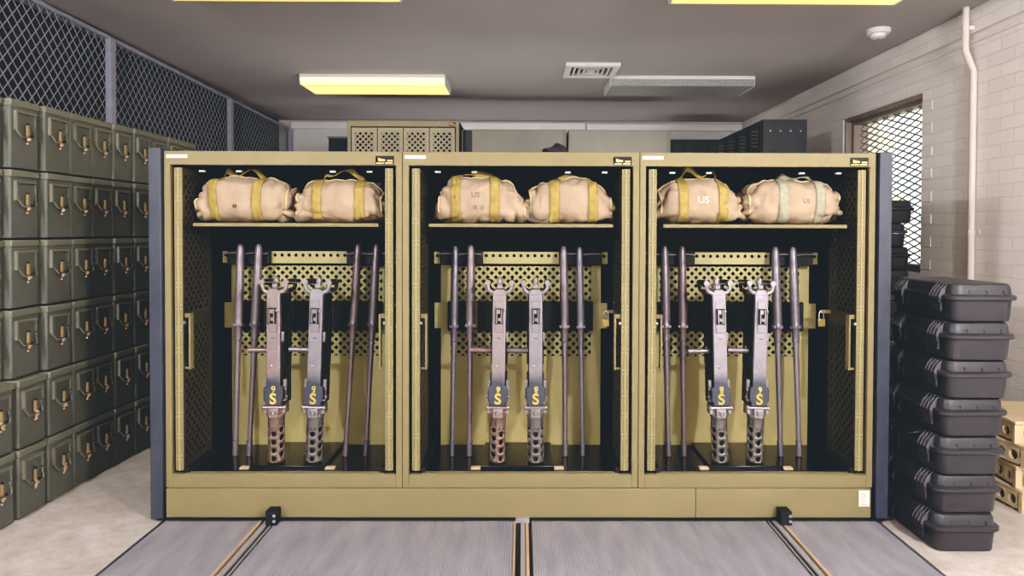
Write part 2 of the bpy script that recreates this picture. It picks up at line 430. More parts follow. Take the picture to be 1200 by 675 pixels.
# ------------------------------------------------------------------ ammunition cans
CW, CH, CDp = .181, .3135, .46
def make_can():
    t = thing('ammunition_can', '', 'can')
    b = MB().box(-CW/2+.003, CW/2-.003, 0, CDp, .004, CH-.03)
    b.build('body', 'can', t, bevel=.008)
    MB().box(-CW/2+.001, CW/2-.001, -.006, CDp+.004, CH-.034, CH-.002).build('lid', 'can_edge', t, bevel=.006)
    p = MB().box(-.066, -.055, -.014, .002, .175, .262).box(-.066, .066, -.014, .002, .252, .262).box(.058, .066, -.008, .002, .20, .252)
    p.build('panel_frame', 'can_edge', t, bevel=.002)
    w = MB().tube([(-.056,-.004,.186),(-.048,-.018,.158),(-.04,-.022,.146),(.04,-.022,.146),(.048,-.018,.158),(.056,-.004,.186)], .0038, 8)
    w.ball((-.056,-.006,.188), .007).ball((.056,-.006,.188), .007)
    w.build('bail_handle', 'wiredark', t)
    l = MB().prism([(-.006,.152),(.006,.152),(.0075,.160),(.005,.204),(-.005,.204),(-.0075,.160)], 'y', -.020, -.008)
    lt = l.build('latch', 'tag', t, bevel=.002)
    MB().ball((0,-.016,.207), .006).ball((.012,-.024,.154), .007).build('latch_pin', 'black', lt)
    return t
can0 = make_can()
can_cols = [2.840, 3.030, 3.225, 3.41, 3.575, 3.745, 3.925, 4.11, 4.295, 4.48]
can_off = [0, .028, .05, .047, .046, .056, .066, .064, .07, .07]
rown = ['bottom row', 'second row from floor', 'third row from floor', 'fourth row from floor', 'second row from top', 'top row']
first = True
XCAN = -2.29
for r in range(6):
    for c in range(10):
        t = can0 if first else copy_tree(can0)
        first = False
        off = can_off[c]
        if r < 2 and c <= 1: off = .045 + .004*c
        t.location = (XCAN + off + random.uniform(-.003, .003), can_cols[c] + CW/2 + random.uniform(-.003, .003), r*CH)
        t.rotation_euler = (0, 0, PI/2)
        t['label'] = 'olive ammunition can in %s, %s column counted from the camera end' % (rown[r], ORD[c])
        t['group'] = 'ammunition cans stacked along the fence'
        if (r < 2) or (c in (0, 6) and r in (2, 4)):
            s = MB()
            for k in range(4):
                s.ball((random.uniform(-.01,.012), random.uniform(-.024,-.014), random.uniform(.118,.158)), random.uniform(.004,.006), n=8)
            s.build('wire_seal', 'seal', t)
        for ch in t.children:
            if ch.name.startswith('bail_handle'): ch.rotation_euler.y = random.uniform(-.05, .05)

# ------------------------------------------------------------------ carriage, mats, rails
Y0 = 3.04
X0, X1 = -1.590, 1.578
BW = (X1-X0)/3
BC = [X0+BW*(i+.5) for i in range(3)]
ZT = 1.6495
car = thing('mobile_carriage', 'long olive wheeled base carrying the three weapon racks', 'carriage', (0, Y0, 0))
for a, b_ in ((X0+.008, X1-.80), (X1-.798, X1-.012)):
    MB().box(a, b_, -.014, .01, .018, .147).build('kick_panel', 'olive', car, bevel=.003)
MB().box(X0+.03, X1-.03, .02, .84, .035, .14).build('chassis', 'black', car)
for x in (-1.13, -.005, 1.13):
    for y in (.2, .7):
        MB().cyl((x-.015, y, .048), (x+.015, y, .048), .034, 20).build('wheel', 'gundark', car)
st = MB().box(X1-.068, X1-.02, -.0155, -.014, .07, .142).build('paper_sticker', 'paper', car)
inkm = MB()
for k in range(7): inkm.box(X1-.062, X1-.03-random.uniform(0,.018), -.0162, -.0155, .078+k*.008, .0795+k*.008)
inkm.build('small_print', 'ink', st)

MATZ = .012
rails_x = [(-1.158, -1.085), (-.033, .043), (1.088, 1.160)]
mats = [(-1.575, -1.160), (-1.083, -.035), (.045, 1.086), (1.162, 1.580)]
mlab = ['narrow ribbed grey mat outside the left floor rail', 'wide ribbed grey mat left of the middle floor rail',
        'wide ribbed grey mat right of the middle floor rail', 'narrow ribbed grey mat outside the right floor rail']
for i, (a, b_) in enumerate(mats):
    t = thing('ribbed_mat', mlab[i], 'mat', ((a+b_)/2, 2.4, 0), group='ribbed mats between the rails')
    h = (b_-a)/2
    MB().box(-h, h, -1.3, 1.6, 0, MATZ).build('mat_surface', 'ribbed', t, bevel=.002)
    if i == 0: MB().prism([(-h-.028,0),(-h,0),(-h,MATZ),(-h-.004,MATZ)], 'y', -1.3, 1.6).build('edge_strip', 'rim_dark', t)
    if i == 3: MB().prism([(h,0),(h+.028,0),(h+.004,MATZ),(h,MATZ)], 'y', -1.3, 1.6).build('edge_strip', 'rim_dark', t)
rlab = ['left floor rail with a copper strip on its outer side', 'middle floor rail ending under the rack base', 'right floor rail with a copper strip on its outer side']
for i, (a, b_) in enumerate(rails_x):
    t = thing('floor_rail', rlab[i], 'rail', ((a+b_)/2, 2.4, 0), group='floor rails under the racks')
    s = -1 if i == 2 else 1
    h = (b_-a)/2
    def seg(x0, x1, z0, z1, nm, mt):
        xs = sorted((s*x0, s*x1)); return MB().box(xs[0], xs[1], -1.3, 1.6, z0, z1).build(nm, mt, t)
    seg(-h, h, 0, .004, 'base_plate', 'gundark')
    if i != 1:
        seg(-h, -h+.011, .004, .015, 'copper_edge', 'copper')
        seg(-.014, .008, .004, .0125, 'running_strip', 'alu')
        seg(.022, .028, .004, .011, 'side_lip', 'alu')
    else:
        seg(-h, -h+.008, .004, .014, 'copper_edge', 'copper')
        seg(-.008, .010, .004, .014, 'running_strip', 'alu')
        seg(.014, .026, .004, .009, 'side_lip', 'copper')
        e = MB().box(-.03, .03, .60, .64, .004, .022).build('end_clip', 'alu', t, bevel=.002)
for i, (px, s) in enumerate(((320, 1), (919, -1))):
    p = U(px, 613, Z=.013)
    t = thing('rail_stop', ['black stop block bolted on the left floor rail', 'black stop block bolted on the right floor rail'][i], 'stop block', (p.x, 2.985, .0125), group='rail stop blocks')
    MB().box(-.024, .024, -.03, .03, 0, .062).build('block', 'black', t, bevel=.003)
    for z in (.02, .044):
        MB().cyl((.015, -.034, z), (.015, -.028, z), .007, 12).build('bolt', 'chrome', t)

# ------------------------------------------------------------------ weapon racks
HW = BW/2
ZO0, ZO1 = .212, 1.588             # opening
YP = .41                           # back panel
def mesh_leaf(mb, y0, y1, z0, z1, x, th=.002):
    return lattice2(mb, 'x', y0, y1, z0, z1, .046, .046, .0135, x, x+th)
def make_rack():
    t = thing('weapon_rack', '', 'weapon rack')
    s = .0285
    fr = MB().box(-HW+.001, -HW+s, 0, .03, .148, ZT-.06).box(HW-s, HW-.001, 0, .03, .148, ZT-.06)
    fr.box(-HW+.001, HW-.001, 0, .03, ZO1, ZT)
    fr.box(-HW+s, HW-s, 0, .03, .148, ZO0-.006)
    fr.build('face_frame', 'olive', t, bevel=.0025)
    MB().box(-HW+.085, HW-.085, .002, .075, ZO0-.006, ZO0-.001).build('sill', 'olive', t, bevel=.002)
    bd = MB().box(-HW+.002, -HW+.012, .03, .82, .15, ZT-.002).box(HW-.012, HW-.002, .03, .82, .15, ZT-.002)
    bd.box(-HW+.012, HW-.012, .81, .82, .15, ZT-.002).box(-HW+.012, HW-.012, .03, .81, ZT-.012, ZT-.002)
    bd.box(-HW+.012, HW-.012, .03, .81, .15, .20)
    bd.build('carcass', 'interior_shade', t)
    # rear weapon panel
    w = .405
    MB().box(-w, w, YP, YP+.004, .2, .665).build('back_sheet', 'olive_panel', t)
    lattice2(MB(), 'y', -w+.05, w-.05, .665, .80, .0415, .0415, .0125, YP, YP+.003).build('lower_lattice', 'olive_lattice', t, smooth=False)
    lattice2(MB(), 'y', -w+.05, w-.05, .94, 1.12, .0415, .0415, .0125, YP, YP+.003).build('upper_lattice', 'olive_lattice', t, smooth=False)
    for a in (-w, w-.05): MB().box(a, a+.05, YP, YP+.004, .665, 1.125).build('side_strip', 'olive_lattice', t)
    rl = MB(); holed(rl, -w-.03, w+.03, 1.155, 1.194, 25, 1, .0085, YP-.03, YP-.027); rl.box(-w-.03, w+.03, YP-.03, YP-.027, 1.134, 1.155)
    rl.build('perforated_rail', 'olive_lattice', t, smooth=False)
    MB().box(-w-.03, w+.03, YP-.015, YP-.012, .808, .936).build('middle_rail', 'olive_lattice', t)
    for a, b_ in ((-.365, -.235), (-.215, .205), (.225, .36)): MB().box(a, b_, YP-.05, YP-.02, .80, .945).build('middle_rest', 'black', t, bevel=.004)
    for a, b_ in ((-.40, -.19), (.19, .40)): MB().box(a, b_, YP-.06, YP-.032, 1.128, 1.20).build('upper_rest', 'black', t, bevel=.004)
    for x in (-.36, -.25, .25, .36): MB().tube([(x-.055, YP-.075, 1.182), (x-.02, YP-.08, 1.186), (x+.02, YP-.08, 1.186), (x+.055, YP-.075, 1.182)], .003, 6).build('retainer_wire', 'gunedge', t)
    # shelf
    zs = 1.331
    MB().box(-.415, .415, .03, .40, zs-.016, zs).build('shelf', 'olive', t, bevel=.002)
    # floor tray and tracks
    MB().box(-.425, .425, .03, YP, .203, .213).build('floor_tray', 'blackgloss', t, bevel=.002)
    for x in (-1, 1):
        a, b_ = sorted((x*.428, x*.448))
        MB().box(a, b_, .012, YP, .203, .236).build('door_track', 'black', t, bevel=.002)
    for x in (-.375, -.21, .21, .375):
        MB().box(x-.013, x+.013, .031, .05, ZO1-.03, ZO1-.021).build('track_clip', 'alu', t, bevel=.002)
    # folded doors
    for x in (-1, 1):
        def bx(mb, a, b_, *r):
            p = sorted((x*a, x*b_)); return mb.box(p[0], p[1], *r)
        xo, xm, xi = HW-.042, HW-.060, HW-.078
        d = MB(); d2 = MB(); z0, z1 = .222, ZO1-.012; ya, yb = .006, .288
        for (a, b_) in ((xo, xm+.0008), (xm-.0008, xi)):
            bx(d, a, b_, ya, ya+.004, z0, z1); bx(d2, a, b_, yb-.02, yb, z0, z1); bx(d2, a, b_, ya+.004, ya+.018, z0, z1)
            bx(d2, a, b_, ya+.018, yb-.02, z0, z0+.03); bx(d2, a, b_, ya+.018, yb-.02, z1-.03, z1)
        bx(d2, xm-.002, xi, ya+.016, yb-.02, .865, .925)
        door = d.build('bifold_door', 'olive', t, bevel=.0012)
        d2.build('leaf_frame', 'olive_shade', door, bevel=.001)
        me = MB(); xx = x*(xi+.003) - (.002 if x > 0 else 0)
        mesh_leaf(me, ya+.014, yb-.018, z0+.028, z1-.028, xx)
        me.build('door_mesh', 'olive_shade', door, smooth=False)
        h = MB(); h.cyl((x*xm, ya-.0015, z0), (x*xm, ya-.0015, z1), .0032, 8)
        h.build('hinge', 'olive_lattice', door)
        rv = MB()
        for k in range(14):
            z = z0+.05+k*(z1-z0-.1)/13
            for dz in (0, .018):
                for dx in (-.009, .009):
                    rv.ball((x*xm+dx, ya-.0005, z+dz), .0024, n=6)
        rv.build('hinge_screw', 'alu', door)['kind'] = 'stuff'
        hd = MB(); bx(hd, xi, xi-.030, .022, .030, .905, .925); bx(hd, xi, xi-.030, .022, .030, .675, .685)
        bx(hd, xi-.022, xi-.030, .012, .045, .675, .925)
        hd.build('handle', 'olive', door, bevel=.0015)
        MB().cyl((x*(xi-.001), .014, .885), (x*(xi-.009), .014, .885), .009, 12).build('lock_button', 'chrome', door)
    # name plate and label
    np_ = MB().box(HW-.118, HW-.036, -.002, 0, ZO1+.004, ZO1+.042).build('name_plate', 'black', t)
    g = MB().prism([(HW-.114,ZO1+.022),(HW-.108,ZO1+.022),(HW-.102,ZO1+.026),(HW-.075,ZO1+.026),(HW-.075,ZO1+.019),(HW-.104,ZO1+.017),(HW-.109,ZO1+.034),(HW-.115,ZO1+.034)][::-1], 'y', -.003, -.002)
    g.box(HW-.066, HW-.042, -.003, -.002, ZO1+.017, ZO1+.024).box(HW-.114, HW-.08, -.003, -.002, ZO1+.007, ZO1+.012).box(HW-.075, HW-.042, -.003, -.002, ZO1+.007, ZO1+.013)
    g.build('plate_lettering', 'gold', np_)
    MB().box(-HW+.012, -HW+.105, -.0015, 0, ZO1+.03, ZO1+.045).build('label_strip', 'paper', t)
    return t
rack0 = make_rack()
rl = ['olive weapon rack holding machine gun receivers stencilled 6 and 5', 'olive weapon rack holding machine gun receivers stencilled 4 and 3', 'olive weapon rack holding machine gun receivers stencilled 2 and 1']
racks = []
for i in range(3):
    t = rack0 if i == 0 else copy_tree(rack0)
    t.location = (BC[i], Y0, 0); t['label'] = rl[i]; t['group'] = 'weapon racks on the carriage'; racks.append(t)
MB().box(-HW-.058, -HW-.003, -.02, .86, .014, ZT+.012).build('end_panel', 'navy', racks[0], bevel=.003)
MB().box(HW+.006, HW+.062, -.02, .86, .014, ZT+.004).build('end_panel', 'navy', racks[2], bevel=.003)
MB().box(X0-.02, X1+.05, -.040, .02, .0160, .0172).build('threshold_plate', 'black', car)
# centre mount plates stand a little differently in each bay
for i, (pa, pb) in enumerate(((292, 380), (563.5, 649), (832, 918))):
    a = U(pa, 547, Y=Y0+.05).x-BC[i]; b_ = U(pb, 547, Y=Y0+.05).x-BC[i]
    MB().box(a, b_, .05, .40, .206, .229).build('mount_plate', 'blackgloss', racks[i], bevel=.003)
    for c in (a-.045, b_+.003): MB().box(c, c+.042, .05, .08, .213, .219).build('plate_tab', 'tan', racks[i])

# ------------------------------------------------------------------ gun barrels
def make_barrel():
    o = MB().lathe([(.008,0),(.013,0),(.0135,.004),(.0135,.06),(.0158,.062),(.0158,.07),(.0118,.073),(.0125,.3),(.0140,.52),(.0140,.538),(.0172,.541),(.0180,.60),
        (.0195,.603),(.0228,.609),(.0228,.622),(.0214,.626),(.0226,.64),(.0222,.75),(.0212,.84),(.0204,.86),(.0204,.862),(.0198,.912),(.0183,.915),(.0180,.965),(.0165,.982),(.0125,.995),(.007,1.0),(.004,1.0),(.004,.97)], 22)
    for k in range(10):
        a = 2*PI*k/10; c, s = math.cos(a)*.0222, math.sin(a)*.0222
        o.box(c-.004, c+.004, s-.004, s+.004, .606, .618)
    b = o.build('gun_barrel', 'barrel', ang=28)
    return b
bar0 = make_barrel()
bars = [((282,285),(275.5,534)), ((303.5,285),(292,535)), ((420,285),(404.5,534)), ((441.5,285),(428.5,535)),
        ((533.5,288),(529.5,534)), ((552,286.5),(550,535)), ((660.5,288.5),(662.5,534)), ((679,289),(683,535)),
        ((778.5,288),(783,534)), ((799,288),(801.5,535)), ((908.5,289),(914.5,534)), ((929,289),(936.5,535))]
btint = [(1.1,1,1.0),(1.05,1,.98),(.9,.78,.72),(.88,.82,.84),(.92,.95,1.06),(1.1,.95,.92),(1.0,.93,.93),(.85,.86,.9),(.98,.9,.95),(.95,.82,.78),(1,1,1.05),(1.08,1.05,1.08)]
bpos = ['leftmost', 'second from left', 'third from left', 'rightmost']
for i, (tp, bt) in enumerate(bars):
    o = bar0 if i == 0 else bar0.copy()
    if i: col.objects.link(o)
    b = U(bt[0], bt[1], Y=Y0+.235); b.z = .2135
    b.x = U(bt[0], bt[1], Y=Y0+.235).x
    tpt = U(tp[0], tp[1], Y=Y0+.318)
    d = tpt-b
    o.location = b; o.rotation_mode = 'QUATERNION'; o.rotation_quaternion = d.to_track_quat('Z', 'Y'); k_ = .86 if i in (4, 7) else .94 if i in (2, 3) else 1.0; o.scale = (k_, k_, d.length)
    o.color = btint[i] + (1,)
    tag(o, 'steel gun barrel beside receiver %s, %s of that pair' % ('655644332211'[i] if 0 else ['6', '6', '5', '5', '4', '4', '3', '3', '2', '2', '1', '1'][i], ['farther', 'nearer', 'nearer', 'farther'][i % 4]), 'gun barrel', 'gun barrels standing in the racks')

# ------------------------------------------------------------------ receivers
def jacket(mb, rad, z0, p, rows, ncol, hr, n=16):
    """perforated tube: columns of round holes, neighbours staggered by half a pitch"""
    da = 2*PI/ncol; ztop = z0+p*(rows+.5)
    def P(a, z): return (rad*math.sin(a), -rad*math.cos(a), z)
    for c in range(ncol):
        a0 = (c-.5)*da; zoff = z0 + (p/2 if c % 2 else 0)
        sub = 6
        def strip(za, zb):
            for k in range(sub):
                u0 = a0+da*k/sub; u1 = a0+da*(k+1)/sub
                mb.add([P(u0,za),P(u1,za),P(u1,zb),P(u0,zb)], [(0,1,2,3)])
        if c % 2: strip(z0, zoff)
        else: strip(z0+p*rows, ztop)
        for r in range(rows):
            cz = zoff+p*(r+.5); ca = c*da; vs = []
            for q_ in range(n):
                a = 2*PI*q_/n; cc, ss = math.cos(a), math.sin(a); mm = max(abs(cc), abs(ss))
                vs.append(P(ca+cc/mm*da/2, cz+ss/mm*p/2))
            for q_ in range(n):
                a = 2*PI*q_/n; vs.append(P(ca+hr*math.cos(a)/rad, cz+hr*math.sin(a)))
            mb.add(vs, [(q_, (q_+1) % n, n+(q_+1) % n, n+q_) for q_ in range(n)])
    return ztop
def make_gun():
    t = thing('machine_gun_receiver', '', 'machine gun')
    j = MB(); zt_ = jacket(j, .0355, 0, .0375, 4, 6, .0124)
    j.lathe([(.0355, zt_), (.0355, .205), (.0375, .207), (.0375, .222)], 36, caps=False)
    j.build('barrel_jacket', 'jacket', t, solid=.005, ang=50)
    MB().lathe([(.026,.004),(.026,.20)], 24).build('shade_core', 'gundark', t)  # dark core added so the jacket holes look shaded inside
    # trunnion and front latch
    b = MB().box(-.040, .040, -.022, .06, .214, .262)
    b.build('trunnion', 'jacket', t, bevel=.004)
    b = MB().box(-.021, .021, -.044, -.02, .208, .25).cyl((-.047,-.032,.254), (.047,-.032,.254), .0075, 12)
    b.ball((-.047,-.032,.254), .011).ball((.047,-.032,.254), .011)
    b.cyl((0,-.046,.222), (0,-.046,.24), .012, 12)
    b.box(-.05, -.036, -.03, 0, .225, .243).box(.036, .05, -.03, 0, .225, .243)
    b.build('cover_latch', 'gunedge', t, bevel=.002)
    # receiver body
    r = MB().box(-.0335, -.0275, -.03, .105, .26, .775).box(.0275, .0335, -.03, .105, .26, .775).box(-.028, .028, .09, .10, .26, .775).box(-.028, .028, -.02, .09, .26, .77)
    for x in (-1, 1):
        for k in range(9): r.cyl((x*.033, .03+.03*(k % 2), .30+.055*k), (x*.0365, .03+.03*(k % 2), .30+.055*k), .006, 10)
        a, b_ = sorted((x*.033, x*.040)); r.box(a, b_, .015, .085, .29, .40); r.box(a, b_, .05, .09, .44, .70)
    r.build('receiver', 'gundark', t, bevel=.002)
    for x in (-1, 1):
        f = MB(); a, b_ = sorted((x*.036, x*.050)); f.box(a, b_, -.022, .0, .28, .292).box(a, b_, -.018, .0, .345, .38)
        f.cyl((x*.047,-.012,.285), (x*.047,-.012,.375), .0035, 8)
        f.ball((x*.048,-.012,.30), .008).ball((x*.046,-.014,.335), .007)
        f.build('feed_tray', 'gunedge', t, bevel=.0015)
    # top cover
    c = MB().prism([(-.036,.262),(.036,.262),(.037,.280),(.0445,.288),(.0445,.342),(.037,.350),(.0310,.354),(.0300,.775),(-.0300,.775),(-.0310,.354),(-.037,.350),(-.0445,.342),(-.0445,.288),(-.037,.280)], 'y', -.046, -.024)
    cv = c.build('top_cover', 'cover', t, bevel=.004, seg=3)
    MB().ball((-.008,-.046,.445), .0075, (1,.5,1)).build('cover_rivet', 'gunedge', cv)
    MB().box(-.008, .008, -.0475, -.045, .572, .575).build('cover_slot', 'gundark', cv)
    MB().box(-.030, .030, -.0468, -.045, .565, .5665).build('cover_seam', 'gunedge', cv)
    # rear sight
    s = MB().box(-.019, .019, -.050, -.045, .60, .745)
    s.build('sight_base', 'steel', t, bevel=.0015)
    rs = MB().box(-.017, -.013, -.066, -.048, .64, .712).box(.013, .017, -.066, -.048, .64, .712).box(-.013, .013, -.052, -.0495, .64, .712)
    sight = rs.build('rear_sight', 'black', t)
    rb = MB().box(-.0125, -.0085, -.066, -.05, .645, .708).box(.0085, .0125, -.066, -.05, .645, .708).box(-.008, .004, -.06, -.05, .688, .706).box(-.004, .008, -.062, -.05, .655, .668).cyl((.017,-.056,.70), (.026,-.056,.70), .006, 12)
    rb.build('sight_leaf', 'gunedge', sight)
    # back plate and spade grips
    b = MB().prism([(-.031,.765),(.031,.765),(.031,.782),(.018,.80),(-.018,.80),(-.031,.782)], 'y', -.044, .10)
    b.build('back_plate', 'steel', t, bevel=.003)
    for yy, gm in ((-.03, 'steel'), (.095, 'gundark')):
        g = MB()
        for x in (-1, 1):
            g.tube([(x*.012,yy,.784),(x*.026,yy,.783),(x*.039,yy,.786),(x*.049,yy,.794),(x*.0545,yy,.806),(x*.055,yy,.823)], [.0105,.0105,.0103,.010,.0095,.009], 12)
            g.cyl((x*.0545,yy-.009,.829), (x*.0545,yy+.009,.829), .0125, 16)
        sg = g.build('spade_frame', gm, t)
    for x in (-1, 1):
        g = MB().lathe([(.010,0),(.0135,.02),(.0145,.055),(.0135,.09),(.010,.107)], 14, (0,0,0))
        g.v = [(x*.0545 + v[0], -.021+v[2], .829+v[1]) for v in g.v]
        g.build('hand_grip', 'gundark', sg)
    k = MB().ball((0,0,.831), .015, (1,1.1,1.65), 14).box(-.004, .004, -.016, .0, .81, .852)
    k.build('buffer_tube', 'steel', t)
    k = MB().prism([(-.012,.802),(.012,.802),(.010,.824),(0,.818),(-.010,.824)], 'y', -.028, -.016)
    k.build('trigger', 'gunedge', t, bevel=.002)
    # charging handle on the left, bolt latch bracket on the right
    ch = MB().cyl((-.034,.02,.51), (-.132,.02,.51), .0125, 16).cyl((-.04,.02,.51), (-.046,.02,.51), .014, 16).ball((-.05,.014,.527), .0055)
    ch.cyl((-.128,.02,.51), (-.135,.02,.51), .014, 16)
    ch.build('charging_handle', 'barrel', t)
    MB().box(.033, .0425, -.03, -.012, .555, .60).cyl((.038,-.033,.563), (.038,-.028,.563), .004, 8).cyl((.038,-.033,.59), (.038,-.028,.59), .004, 8).build('bolt_latch', 'gunedge', t, bevel=.001)
    return t
gun0 = make_gun()
guns = [((324.5,335),(324,547),'6'), ((374.5,335),(368,547),'5'), ((586,333),(582.5,547),'4'), ((627.5,333),(627.5,547),'3'), ((839,334),(843.5,547),'2'), ((889,334),(884,547),'1')]
gt = [(1.12,.96,.86),(1,1,1.02),(1.1,1,.93),(1,.98,.98),(1.2,1.19,1.2),(1.14,1.13,1.15)]
gj = [(1.15,.9,.76),(.95,.95,.93),(1.2,.9,.75),(.95,.93,.93),(.9,.9,.86),(.9,.9,.86)]
gl = {'6': 'left receiver in the left rack', '5': 'right receiver in the left rack', '4': 'left receiver in the middle rack', '3': 'right receiver in the middle rack', '2': 'left receiver in the right rack', '1': 'right receiver in the right rack'}
for i, (tp, bt, num) in enumerate(guns):
    t = gun0 if i == 0 else copy_tree(gun0)
    yb = Y0+.115
    b = U(bt[0], bt[1], Y=yb); tt = U(tp[0], tp[1], Y=yb+.03)
    t.location = (b.x, yb, .230)
    t.rotation_euler = (-.03, math.atan2(tt.x-b.x, .83), 0)
    t['label'] = 'steel machine gun receiver stencilled S and %s, standing in an olive rack' % num; t['group'] = 'machine gun receivers in the racks'
    tint(t, gt[i], ('top_cover', 'sight_base', 'spade_frame', 'back_plate', 'buffer_tube', 'sight_leaf', 'cover_latch', 'cover_rivet'))
    tint(t, gj[i], ('barrel_jacket', 'trunnion', 'charging_handle'))
    tb = MB()
    text_mb(tb, 'S', .068, Matrix.Translation((0, -.0468, .294)) @ FACE_Y, bold=.0016)
    text_mb(tb, num, .042, Matrix.Translation((.002, -.0468, .341)) @ FACE_Y @ Matrix.Rotation(PI, 4, 'Z'))
    cv = [c for c in t.children if c.name.startswith('top_cover')][0]
    so = tb.build('stencil_marking', 'yellow', cv, smooth=False)
    if i in (3, 4, 5):
        for c in t.children:
            if c.name.startswith('barrel_jacket') and i == 5: c.rotation_euler.z = R(6)
    if i == 2:
        for c in t.children:
            if c.name.startswith('barrel_jacket'): c.rotation_euler.z = R(30)
# security cables through the grips in the outer racks
for nm, pts in (('thin steel cable strung through the grips of receivers 6 and 5', [(309,331,.10),(330,330,.12),(352,331.5,.14),(376,334,.14),(392,345,.16)]),
                ('thin steel cable strung through the grips of receivers 2 and 1', [(822,338,.1),(843,333,.12),(862,331,.14),(880,331,.14),(902,333,.13)])):
    P = [U(a, b_, Y=Y0+c) for a, b_, c in pts]
    o = MB().tube(P, .0022, 6).build('security_cable', 'gunedge'); tag(o, nm, 'cable', 'security cables')

# padlocks
for i, (px, py, yy) in enumerate(((710, 374, .26), (962.5, 374, .26))):
    p = U(px, py, Y=Y0+yy)
    t = thing('padlock', ['brass padlock hanging in the rack of receivers 4 and 3', 'brass padlock hanging in the rack of receivers 2 and 1'][i], 'padlock', p, group='brass padlocks')
    MB().box(-.017, .017, -.009, .009, -.036, .002).build('lock_body', 'brass', t, bevel=.003)
    MB().tube([(-.011,0,0),(-.011,0,.028),(-.007,0,.037),(0,0,.041),(.007,0,.037),(.011,0,.028),(.011,0,0)], .0032, 8).build('shackle', 'chrome', t)
    hx = HW-.079
    o = MB().box(BC[i+1]+hx-.05-p.x, BC[i+1]+hx-p.x, -.002, .002, .028, .046).build('hasp', 'olive', t)

